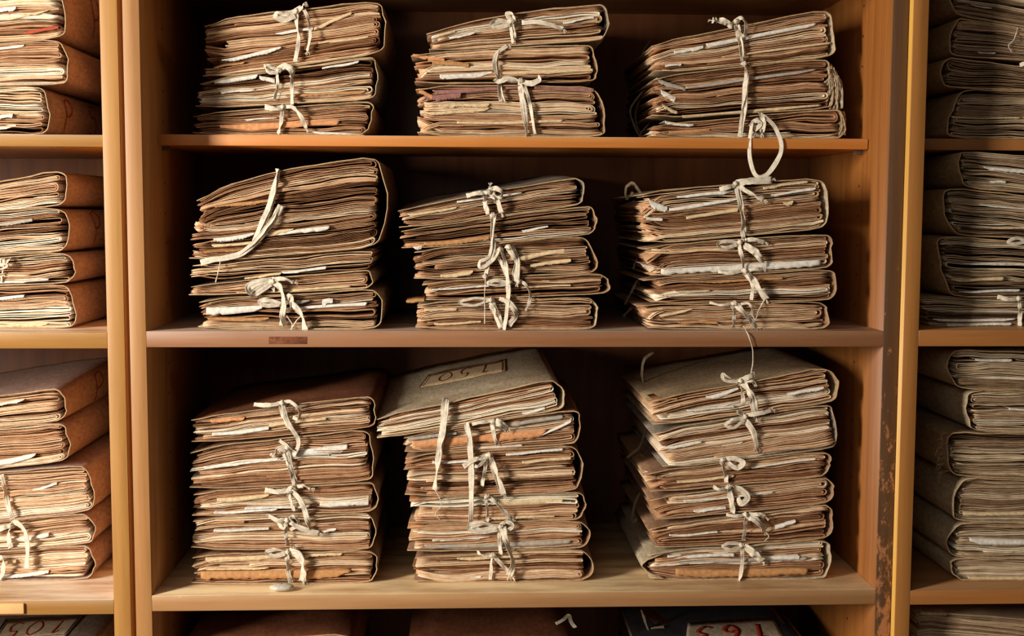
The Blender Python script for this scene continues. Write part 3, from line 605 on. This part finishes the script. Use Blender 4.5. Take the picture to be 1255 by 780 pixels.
stack('C1', .046, zC, 'bundles on the third middle shelf', [
 dict(c=((233,512),(456,484),(457,520),(236,540)), cov='red', tone=.5, sp_out=.005, curl=1.,
  label='top bundle of left stack, third middle shelf, dark reddish brown cover',
  sheets=[(260,531,330,524,4,'w'),(258,514,300,512,4,'o'),(330,520,400,512,3,'c')],
  rib=[('l',5,[(345,494),(330,497),(311,496)]),('l',4,[(345,494),(357,493),(367,504),(365,514),(359,512)]),('b',5,[(347,495),(350,510),(357,524),(366,542),(361,560)],.004),('b',4,[(343,496),(347,512),(355,526)],.002)],knots=[(346,494)]),
 dict(c=((234,550),(450,525),(456,587),(234,598)), cov='tan', tone=.5, sp_out=.006,
  label='second bundle of left stack, third middle shelf, bright white sheet sticking out on its right',
  sheets=[(345,553,426,546,10,'w'),(250,572,345,562,3,'w'),(400,553,420,551,5,'w')],
  rib=[('b',5,[(352,550),(357,572),(364,598)]),('b',4,[(347,556),(355,575),(361,597)],.002),('l',7,[(333,560),(342,551),(356,545)]),('l',4,[(352,547),(342,540),(352,546),(362,553),(366,545)]),('t',4,[(364,597),(372,596),(381,599)])],knots=[(352,549)]),
 dict(c=((239,603),(459,590),(457,626),(237,632)), cov='tan', tone=.55, sp_out=.005,
  label='middle bundle of left stack, third middle shelf, pale sheet along its base',
  sheets=[(266,611,330,606,5,'c'),(262,628,340,624,3,'w'),(392,617,452,614,5,'w'),(300,623,380,620,2,'w')],
  rib=[('l',6,[(353,602),(338,603),(325,601)]),('b',5,[(353,604),(357,615),(361,627)]),('t',7,[(356,600),(368,613),(375,630),(379,648)]),('l',4,[(352,602),(358,597),(363,603)])],knots=[(355,602)]),
 dict(c=((237,635),(456,628),(455,672),(235,672)), cov='tan', tone=.48, sp_out=.004,
  label='fourth bundle down in left stack, third middle shelf, ribbon tail reaching right',
  sheets=[(262,650,330,648,2,'w'),(395,650,412,648,3,'w'),(250,640,300,638,3,'t')],
  rib=[('b',5,[(351,639),(350,655),(353,669)]),('l',5,[(352,636),(340,638),(326,631)]),('t',6,[(353,637),(366,647),(392,654)]),('l',4,[(352,638),(360,633),(366,642),(356,650)]),('l',5,[(340,640),(347,647),(352,640)])],knots=[(352,638)]),
 dict(c=((235,680),(458,674),(458,718),(236,715)), cov='tan', tone=.5, sp_out=.004,
  label='bottom bundle of left stack, third middle shelf, peach folder across its front',
  sheets=[(252,684,340,680,6,'c'),(246,700,430,699,10,'t'),(340,682,420,677,4,'c'),(245,697,330,695,3,'c')],
  rib=[('b',6,[(352,678),(353,698),(357,716)]),('l',5,[(352,677),(337,674),(326,677),(336,682),(350,679)]),('t',9,[(354,675),(366,681),(372,696),(371,713)]),('t',4,[(358,676),(362,671)]),('b',1,[(372,700),(373,715),(373,730)],.006)],knots=[(353,677)]),
])
stack('C2', .046, zC, 'bundles on the third middle shelf', [
 dict(c=((459,512),(681,464),(688,496),(463,532)), cov='cream', tone=.6, sp_out=.006, curl=.8, flat=.5, skew=-.02, rise=.016,
  label='tilted top bundle with a framed number 150 on its cover, centre stack, third middle shelf',
  sheets=[(640,506,668,500,3,'w')],
  rib=[('b',8,[(546,488),(543,520),(538,560),(533,601)],.004),('b',5,[(549,489),(545,522),(540,555)],.007),('b',1,[(533,600),(541,618),(534,630),(540,638)],.006)]),
 dict(c=((495,534),(706,501),(707,543),(497,554)), cov='tan', tone=.6, sp_out=.006, curl=1.6, skew=.03,
  label='bundle directly under the number 150 bundle, torn peach sheet across its front',
  sheets=[(505,541,670,527,9,'o'),(500,536,560,530,4,'g'),(620,520,690,509,5,'g'),(660,535,700,515,3,'w'),(580,549,640,545,4,'w')],
  rib=[('b',6,[(573,518),(577,545),(578,600),(577,640)],.006),('b',4,[(571,520),(575,550),(576,600)],.003),('b',5,[(602,515),(605,530),(609,546)]),('t',9,[(604,517),(612,519),(622,526)]),('l',4,[(603,516),(590,518),(578,520)])],knots=[(604,517)]),
 dict(c=((496,557),(706,545),(708,598),(497,606)), cov='tan', tone=.52, sp_out=.006, skew=.04,
  label='third bundle down in centre stack, third middle shelf, two ribbon tails slanting right',
  sheets=[(530,566,590,564,3,'w'),(620,556,690,550,3,'w'),(640,566,700,560,3,'c')],
  rib=[('b',5,[(597,560),(594,577),(591,596)]),('b',6,[(600,558),(605,578),(616,606)],.002),('l',6,[(598,560),(583,563),(568,572)]),('t',6,[(601,558),(609,580),(618,607)],.002),('l',4,[(598,559),(586,572),(580,568)])],knots=[(599,558)]),
 dict(c=((500,611),(712,602),(712,636),(502,641)), cov='tan', tone=.52, sp_out=.006, skew=.04,
  label='fourth bundle down in centre stack, third middle shelf, white slip at its right',
  sheets=[(610,613,690,611,7,'c'),(502,612,540,610,3,'o'),(600,634,680,632,3,'c')],
  rib=[('b',4,[(595,609),(597,625),(598,641)]),('t',5,[(598,608),(615,624),(627,637)])],knots=[(597,609)]),
 dict(c=((500,644),(716,638),(716,671),(500,675)), cov='tan', tone=.58, sp_out=.006, skew=.04,
  label='fifth bundle down in centre stack, third middle shelf, grey white sheets and a large bow',
  sheets=[(520,668,700,663,5,'g'),(530,660,600,658,3,'w'),(500,645,520,644,3,'o')],
  rib=[('l',8,[(613,646),(592,642),(575,646),(588,651),(610,648)]),('l',5,[(613,644),(621,640),(628,645),(622,651)]),('b',5,[(613,648),(612,662),(614,680)],.002),('t',8,[(616,647),(621,665),(628,690),(624,706)],.003)],knots=[(614,646)]),
 dict(c=((507,681),(717,673),(720,713),(508,708)), cov='tan', tone=.52, sp_out=.008, skew=.04, 
  label='bottom bundle of centre stack, third middle shelf, cover bulging at the right',
  sheets=[(546,707,590,706,3,'w'),(560,684,640,681,3,'c')],
  rib=[('b',4,[(603,682),(602,697),(601,711)]),('b',5,[(605,682),(619,697),(632,713)],.003),('l',4,[(602,682),(590,680),(585,677)])],knots=[(604,681)]),
])
stack('C3', .046, zC, 'bundles on the third middle shelf', [
 dict(c=((795,490),(1014,450),(1024,482),(800,512)), cov='linen', tone=.5, sp_out=.008, curl=1.,
  label='top bundle of right stack, third middle shelf, greyish brown cover and folded right corner',
  sheets=[(865,486,905,476,5,'w'),(842,502,900,498,2,'w'),(965,482,1010,474,4,'w'),(800,491,830,487,2,'t')],
  rib=[('b',5,[(907,469),(910,482),(911,496)]),('t',9,[(911,469),(921,485),(927,512)]),('l',4,[(907,467),(895,464),(886,459),(888,466),(905,469)]),('l',6,[(907,467),(918,462),(926,458)]),('l',4,[(908,467),(922,468),(927,474)])],knots=[(908,467)],
  side=[(5,.16,[(801,432),(790,441),(787,460),(791,482),(797,494)])]),
 dict(c=((801,527),(1018,494),(1025,542),(812,568)), cov='grey', tone=.55, sp_out=.004, curl=1.2,
  label='second bundle of right stack, third middle shelf, dusty dark grey cover in view',
  sheets=[(815,548,860,542,3,'w'),(870,516,1000,497,2,'t'),(885,544,910,541,3,'w')],
  rib=[('b',5,[(914,512),(924,530),(929,556)],.002),('b',3,[(910,513),(922,532),(926,554)]),('l',4,[(912,512),(896,516),(890,522),(900,524),(913,514)]),('t',5,[(915,509),(930,507),(946,503)]),('l',4,[(912,511),(904,505),(910,506)])],knots=[(913,511)],
  side=[(4,.12,[(799,500),(790,530),(784,548),(768,562)])]),
 dict(c=((789,578),(1014,553),(1013,581),(797,601)), cov='tan', tone=.5, sp_out=.004, curl=2.,
  label='third bundle down in right stack, third middle shelf, ribbon loop beside its band',
  sheets=[(830,590,900,583,3,'c'),(920,572,1000,562,2,'w')],
  rib=[('b',6,[(884,564),(888,578),(891,592)]),('l',6,[(886,563),(900,562),(911,567),(903,574),(890,566)])],knots=[(886,564)]),
 dict(c=((795,610),(1018,584),(1015,614),(803,635)), cov='tan', tone=.5, sp_out=.004, curl=2.,
  label='fourth bundle down in right stack, third middle shelf, drooping curled ribbon bow',
  sheets=[(838,614,948,603,2,'w'),(850,626,890,622,3,'w')],
  rib=[('b',7,[(893,597),(896,612),(899,630)]),('l',4,[(893,597),(882,600),(874,597)]),('l',7,[(894,596),(908,600),(916,610),(909,618),(905,610)])],knots=[(893,597)],
  side=[(5,.10,[(784,604),(777,622),(775,640),(781,636)])]),
 dict(c=((795,646),(1018,617),(1014,658),(803,670)), cov='tan', tone=.48, sp_out=.004, curl=2.,
  label='bundle second from bottom of right stack, third middle shelf, wide short ribbon tail',
  sheets=[(820,655,880,652,3,'w'),(950,645,975,638,4,'w')],
  rib=[('b',5,[(914,632),(913,648),(911,663)]),('l',4,[(913,631),(902,633),(890,631)]),('t',10,[(916,631),(928,639),(937,651)]),('t',5,[(918,631),(930,631),(938,634)]),('l',1,[(937,651),(942,658),(937,664)])],knots=[(914,631)]),
 dict(c=((793,677),(1012,661),(1014,712),(796,713)), cov='cream', tone=.6, sp_out=.005, curl=1.5, both=True,
  label='bottom bundle of right stack, third middle shelf, pale cover wrapped round both ends',
  sheets=[(828,698,990,697,9,'t'),(818,681,900,679,4,'w'),(830,688,990,683,4,'g'),(925,684,980,681,4,'w')],
  rib=[('b',5,[(909,669),(910,690),(906,713)],.002),('l',4,[(909,668),(895,666),(886,670),(895,674),(907,671)]),('t',10,[(912,670),(924,678),(935,688)]),('l',5,[(910,668),(920,672),(932,678)])],knots=[(909,669)]),
])
# bottom compartments, only the covers show
stack('D1', .05, zD, 'bundles on the bottom middle shelf', [
 dict(c=((222,787),(430,776),(432,842),(224,850)), cov='red', tone=.55, sp_out=.006, label='red brown bundle at the very bottom left of the middle bookcase'),
 dict(c=((222,853),(432,845),(432,925),(224,925)), cov='tan', tone=.5, label='lower bundle beneath the red brown one at the bottom left')])
stack('D2', .05, zD, 'bundles on the bottom middle shelf', [
 dict(c=((500,798),(704,790),(706,850),(502,860)), cov='red', tone=.5, sp_out=.004, label='dark bundle at the bottom centre with a small white ribbon end on its cover',
   ),
 dict(c=((500,863),(706,853),(708,925),(502,925)), cov='tan', tone=.5, label='lower bundle beneath the dark one at the bottom centre')])
stack('D3', .05, zD, 'bundles on the bottom middle shelf', [
 dict(c=((790,812),(1003,800),(1005,860),(792,868)), cov='navy', tone=.5, sp_out=.004, label='dark blue covered bundle with white label 163 at the bottom right of the middle bookcase',
   side=[(5,.13,[(786,748),(790,760),(796,776),(800,792)]),(4,.13,[(797,772),(805,770),(814,769)])]),
 dict(c=((790,871),(1005,863),(1005,925),(792,925)), cov='tan', tone=.5, label='lower bundle beneath the dark blue one at the bottom right')])
# left bookcase, spines to the right
LT = dict(cov='pink', tone=.68)
stack('LA', .02, zLA, 'bundles on the upper left shelf', [
 dict(LT, c=((-158,-28),(74,-30),(78,38),(-158,52)), sp_out=.004, label='top bundle on the upper shelf of the left bookcase, cut by the top edge',
  sheets=[(-40,14,20,8,6,'w'),(30,38,72,32,4,'r'),(10,22,60,12,3,'c')]),
 dict(LT, c=((-158,66),(74,48),(84,97),(-158,103)), sp_out=.004, label='middle bundle on the upper shelf of the left bookcase, plain pinkish spine',
  sheets=[(-40,62,30,55,3,'w')]),
 dict(LT, c=((-158,112),(53,105),(57,162),(-158,164)), sp_out=.007, label='bottom bundle on the upper shelf of the left bookcase, spine marked P 5 in red',
  sheets=[(-20,142,16,140,5,'w'),(-10,157,20,152,4,'w')]),
])
stack('LB', .055, zLB, 'bundles on the second left shelf', [
 dict(LT, c=((-158,252),(74,208),(77,249),(-158,268)), sp_out=.009, label='top bundle on the second shelf of the left bookcase, sloping down to the left'),
 dict(LT, c=((-158,272),(76,254),(82,304),(-158,318)), sp_out=.007, label='second bundle on the second shelf of the left bookcase, red letter P on its spine',
  sheets=[(-20,276,40,268,4,'g')]),
 dict(LT, c=((-158,330),(83,309),(86,345),(-158,354)), sp_out=.009, label='third bundle on the second shelf of the left bookcase, small string bow at its front',
  sheets=[(-30,345,60,341,4,'w')],
  rib=[('l',3,[(6,322),(0,318),(2,325),(10,320),(14,315)]),('l',2,[(5,322),(10,326),(0,330),(-4,326)]),('b',2,[(6,322),(3,334),(2,346)])],knots=[(6,321)]),
 dict(LT, c=((-158,360),(84,348),(92,401),(-158,403)), sp_out=.004, label='bottom bundle on the second shelf of the left bookcase',
  sheets=[(-30,366,30,362,5,'w'),(-10,398,60,396,4,'c')]),
])
stack('LC', .085, zLC, 'bundles on the third left shelf', [
 dict(LT, c=((-158,508),(74,474),(76,514),(-158,534)), sp_out=.006, rise=.012, label='top bundle on third shelf of the left bookcase, broad pinkish cover in view',
  sheets=[(-20,497,30,490,3,'w')]),
 dict(LT, c=((-158,540),(77,517),(81,562),(-158,588)), sp_out=.009, rise=.010, label='second bundle on the third shelf of the left bookcase',
  sheets=[(-10,566,44,557,6,'w')]),
 dict(LT, c=((-158,592),(107,569),(114,621),(-158,650)), sp_out=.003, rise=.010, label='third bundle on the third shelf of the left bookcase, ribbon across its front',
  sheets=[(40,600,70,592,3,'w'),(-20,612,30,604,3,'o')],
  rib=[('b',6,[(2,582),(6,600),(10,620),(16,638)])]),
 dict(LT, c=((-158,656),(108,628),(113,664),(-158,682)), sp_out=.006, label='fourth bundle on third shelf of the left bookcase, bow with long looped tail',
  sheets=[(25,660,60,654,5,'w'),(-30,650,20,644,4,'w')],
  rib=[('l',6,[(12,644),(20,641),(31,652),(34,676),(33,698)]),('b',6,[(12,646),(11,660),(14,672)]),('l',6,[(12,645),(2,648),(-10,652)])],knots=[(13,645)]),
 dict(LT, c=((-158,686),(109,667),(108,707),(-158,716)), sp_out=.009, label='bottom bundle on the third shelf of the left bookcase, resting above the pale wood',
  sheets=[(0,706,60,700,4,'w'),(-30,690,20,687,4,'c')],
  rib=[('l',6,[(-8,688),(2,684),(5,692),(3,704),(-2,710)])]),
])
stack('LD', .05, zD, 'bundles on the bottom left shelf', [
 dict(c=((-140,808),(100,800),(104,862),(-140,868)), cov='grey', tone=.6, label='grey covered bundle with a framed number 105 at the bottom left'),
 dict(c=((-140,872),(104,866),(104,925),(-140,925)), cov='tan', tone=.5, label='lower bundle beneath the one numbered 105')])
# right bookcase, spines to the left
RT = dict(cov='linen', tone=.42, spine='L', grey=True)
stack('RA', .062, zRA, 'bundles on the upper right shelf', [
 dict(RT, c=((1166,-30),(1395,0),(1395,52),(1169,15)), sp_out=.006, label='top bundle on the upper shelf of the right bookcase, cut by the top edge', sheets=[(1190,5,1215,10,2,'w')]),
 dict(RT, c=((1171,20),(1395,60),(1395,78),(1167,66)), sp_out=.004, label='second bundle on the upper shelf of the right bookcase, thread hanging over it',
   rib=[('b',1,[(1247,34),(1243,48),(1236,56),(1240,64)])], sheets=[(1198,63,1220,65,2,'w'),(1175,30,1200,36,2,'g')]),
 dict(RT, c=((1158,69),(1395,100),(1395,112),(1159,105)), sp_out=.006, label='third bundle on the upper shelf of the right bookcase, white ribbon at photo edge',
   rib=[('l',5,[(1250,80),(1258,78),(1268,82)])], sheets=[]),
 dict(RT, c=((1176,109),(1395,116),(1395,168),(1161,164)), sp_out=.004, label='bottom bundle on the upper shelf of the right bookcase, grey sheets over brown', sheets=[(1165,142,1250,144,3,'c')]),
])
stack('RB', .045, zRB, 'bundles on the second right shelf', [
 dict(RT, c=((1177,184),(1395,205),(1395,244),(1182,228)), sp_out=.006, label='top bundle on the second shelf of the right bookcase', sheets=[(1205,204,1300,210,5,'w'),(1213,221,1232,222,3,'w')], tone=.5),
 dict(RT, c=((1160,229),(1395,254),(1395,291),(1168,283)), sp_out=.008, label='second bundle on the second shelf of the right bookcase', sheets=[(1200,250,1290,258,2,'w'),(1180,277,1290,279,3,'c')], tone=.5),
 dict(RT, c=((1149,288),(1395,307),(1395,362),(1164,362)), sp_out=.006, label='thick third bundle on second shelf of the right bookcase, tape loop on it',
   rib=[('l',4,[(1262,296),(1245,292),(1236,297),(1246,299),(1262,294)])], sheets=[(1165,342,1230,340,4,'c'),(1175,357,1250,355,3,'w'),(1180,322,1290,324,2,'w')], tone=.5),
 dict(RT, c=((1131,364),(1395,370),(1395,400),(1136,400)), sp_out=.002, cover=False, curl=2.5, label='flat bottom bundle on the second shelf of the right bookcase, tied with a vertical band', tone=.5,
   rib=[('b',5,[(1249,366),(1250,382),(1250,400)]),('l',5,[(1249,367),(1236,367),(1222,364)])], knots=[(1249,366)], sheets=[(1143,391,1245,391,3,'w'),(1160,397,1240,396,3,'w')]),
])
RT2 = dict(RT, cov='cream')
stack('RC', .03, zRC, 'bundles on the third right shelf', [
 dict(RT2, c=((1165,428),(1395,436),(1395,482),(1172,475)), sp_out=.006, label='top bundle on the third shelf of the right bookcase, pale curved spine', tone=.5, sheets=[(1195,440,1240,441,3,'w')]),
 dict(RT2, c=((1185,478),(1395,484),(1395,534),(1192,527)), sp_out=.006, label='second bundle on the third shelf of the right bookcase, set furthest right', tone=.52, sheets=[(1236,500,1300,503,3,'w')]),
 dict(RT, c=((1162,528),(1395,538),(1395,588),(1166,580)), sp_out=.003, label='third bundle on the third shelf of the right bookcase, frayed cloth spine', tone=.52, sheets=[]),
 dict(RT2, c=((1178,585),(1395,592),(1395,639),(1172,636)), sp_out=.008, label='fourth bundle on the third shelf of the right bookcase', tone=.5, sheets=[(1180,628,1290,628,4,'c')]),
 dict(RT2, c=((1172,640),(1395,643),(1395,682),(1167,680)), sp_out=.009, label='fifth bundle on the third shelf of the right bookcase, white sheet folded at its front', tone=.5, sheets=[(1188,660,1290,664,7,'w')]),
 dict(RT2, c=((1168,684),(1395,686),(1395,715),(1172,713)), sp_out=.003, label='bottom bundle on the third shelf of the right bookcase', tone=.5, sheets=[(1186,707,1290,708,4,'c')]),
])
stack('RD', .03, zD, 'bundles on the bottom right shelf', [
 dict(RT, c=((1122,748),(1395,772),(1395,860),(1124,850)), cover=False, label='dim uncovered bundle below the lowest visible shelf of the right bookcase', sheets=[(1128,750,1160,752,3,'c')]),
 dict(RT, c=((1124,853),(1395,863),(1395,930),(1126,930)), label='lower bundle beneath the dim uncovered one at bottom right')])

# ------------------------------------------------------------------ numbers on covers
def on_top(b, px, py):
    """point of the bundle's top cover seen at a pixel"""
    d = FWD*CF + RGT*(px-627.5) - UP*(py-390)
    a = (b.TR[2]-b.TL[2])/(b.TR[0]-b.TL[0])
    # plane z = TLz + a (x - TLx) + bulge ignored
    c = b.rise/.3
    t = (b.TL[2]+a*(EYE[0]-b.TL[0])+c*(EYE[1]-b.Y0)-EYE[2]+.0012)/(d[2]-a*d[0]-c*d[1])
    n = np.array([-a, 0, 1.]); return EYE+d*t-b.org, n/np.linalg.norm(n)
def quad_map(b, q):
    P = [on_top(b, *c)[0] for c in q]; n = on_top(b, *q[0])[1]     # q: BL, BR, TR, TL as seen
    def f(u, v):
        p = ((P[0]*(1-u)+P[1]*u)*(1-v)+(P[3]*(1-u)+P[2]*u)*v).copy()
        S = (p[0]+b.org[0]-b.TL[0]-b.skew*p[1])/(b.TR[0]-b.TL[0])*b.W
        h_ = b.H*(1-.0006/b.H)+.0006*float(smooth_noise(np.array(S*30+p[1]*14), b.seed+4))
        p[2] = b.M(np.array(S), np.array(h_), np.array(p[1]))[2]+.0009
        return p, n
    return f
def numbers(b, txt, q, ink, width, frame=None, plate=None, span=(.12, .88), vs=(.2, .8)):
    f = quad_map(b, q); par = b.root
    if plate:
        g = G(); us = np.linspace(0, 1, 24); top = np.array([[f(u, v)[0]+f(u, v)[1]*.0005 for v in (0, .25, .5, .75, 1)] for u in us]); g.slab(top, top-np.array([0, 0, .0006]))
        par = link('cover_label', g.mesh('cover_label'), plate, b.root)
    if frame:
        for ins, w in ((.0, .0034), (.06, .0016)):
            a, c = ins*.6, ins*1.6
            strokes([[(a, c), (1-a, c)], [(1-a, c), (1-a, 1-c)], [(1-a, 1-c), (a, 1-c)], [(a, 1-c), (a, c)]], w, f, 'label_frame', frame, par, .0006)
    n = len(txt); polys = []
    for i, ch in enumerate(txt):
        for P in DIG[ch]:
            # upside down: first digit at the right
            pp = []
            for (x, y) in P:
                uu = (i+.12+x*.76)/n; u = span[1]-(span[1]-span[0])*uu; v = vs[1]-(vs[1]-vs[0])*y
                pp.append((u, v))
            polys.append(pp)
    strokes(polys, width, f, 'red_number', ink, par, .0007)
numbers(ALL['C2'][0], '150', ((513, 476), (619, 456), (619, 441), (526, 459)), RED2, .0026, frame=COV['tan'], plate=SHEETS['c'], span=(.15, .85))
numbers(ALL['LD'][0], '105', ((-12, 788), (80, 780), (102, 755), (8, 758)), RED2, .0030, frame=BLACK, plate=COV['cream'], span=(.05, .9))
numbers(ALL['D3'][0], '163', ((840, 788), (962, 784), (948, 757), (843, 763)), RED, .0078, plate=COV['cream'], span=(.06, .90), vs=(.05, .72))
# marks on the spines of the left bundles
def spine_marks(b, txt, y0, y1, h0, h1, width=.0024):
    b_ = b
    def f(u, v):
        y = y0+(y1-y0)*u; h = b_.H*(h0+(h1-h0)*v)
        S = b_.W+b_.sp_out*math.sin(math.pi*h/b_.H)+.0011*float(smooth_noise(np.array(h/b_.H*4+y*20), b_.seed+3))*.5+.0011
        return b_.M(np.array(S), np.array(h), np.array(y)), np.array([1., 0, 0])
    n = len(txt)
    for i, ch in enumerate(txt):
        if ch in DIG: strokes([[((i+.1+x*.8)/n, y) for x, y in P] for P in DIG[ch]], width, f, 'red_letter', RED2, b.root, .0008)
spine_marks(ALL['LA'][2], 'P 5', .045, .20, .15, .85)
spine_marks(ALL['LA'][0], 'P', .10, .16, .2, 1.)
spine_marks(ALL['LB'][1], 'P', .09, .15, .1, .95)
spine_marks(ALL['LB'][3], 'P', .16, .21, .3, .95)
spine_marks(ALL['LC'][0], 'PR', .12, .25, .1, .9)
spine_marks(ALL['LC'][1], 'PR', .17, .29, .15, .9)
spine_marks(ALL['LC'][2], 'P', .14, .20, .2, .9)

# ribbon end lying on the bottom centre bundle, frayed cloth, pebble
b = ALL['D2'][0]; g = G()
P = [on_top(b, *p)[0]+np.array([0, 0, k]) for p, k in (((681, 766), .001), ((690, 764), .004), ((697, 761), .007), ((700, 767), .004), ((705, 771), .001))]
C = catmull(P, 8); t_, b_ = strip(C, np.full(len(C), .005), np.tile([0, -.6, .8], (len(C), 1))); g.slab(t_, b_)
link('side_ribbon', g.mesh('side_ribbon', True), RIB, b.root)
b = ALL['A3'][1]; R = np.random.RandomState(4)       # rag at the right end
g = G()
for k in range(70):
    x = R.uniform(1014, 1027); y = 74+R.uniform(0, 12)+abs(x-1016)*1.3; l = R.uniform(20, 46)
    tape(g, [(x, y), (x+R.uniform(0, 7), y+l*.5), (x+R.uniform(-6, 6), min(y+l, 134))], R.uniform(1, 2.6), b.Y0+R.uniform(-.004, .02), b.org, 0, 300+k)
link('frayed_cloth', g.mesh('frayed_cloth', True), COV['cream'], b.root)
b = ALL['A3'][2]; g = G()
for k in range(26):
    x = R.uniform(1029, 1035); y = 136+R.uniform(0, 8); l = R.uniform(10, 24)
    tape(g, [(x, y), (x+R.uniform(0, 3), y+l*.5), (x+R.uniform(-4, 2), min(y+l, 166))], R.uniform(.8, 2), b.Y0+R.uniform(-.002, .02), b.org, 0, 500+k)
link('frayed_cloth', g.mesh('frayed_cloth', True), COV['linen'], b.root)
b = ALL['RC'][2]; g = G()
for k in range(34):
    y = R.uniform(530, 580); x = 1158+R.uniform(-4, 4)
    tape(g, [(x+4, y), (x-4, y+R.uniform(-3, 6)), (x-R.uniform(3, 12), y+R.uniform(0, 14))], R.uniform(.6, 1.4), b.Y0+R.uniform(0, .02), b.org, 0, 700+k)
link('frayed_cloth', g.mesh('frayed_cloth', True), COV['linen'], b.root)
pp = ray_z(345, 722, zC+.004)
g = G(); blob(g, np.array([0, 0, .0048]), (.0150, .011, .0046), 2, 0)
st = link('flat_pebble', g.mesh('flat_pebble', True), plain('pale_stone', (222, 214, 196)), None, (pp[0], max(.014, pp[1]), zC+.0006))
tag(st, 'small pale flat stone on the shelf in front of the lower left stack', 'stone')
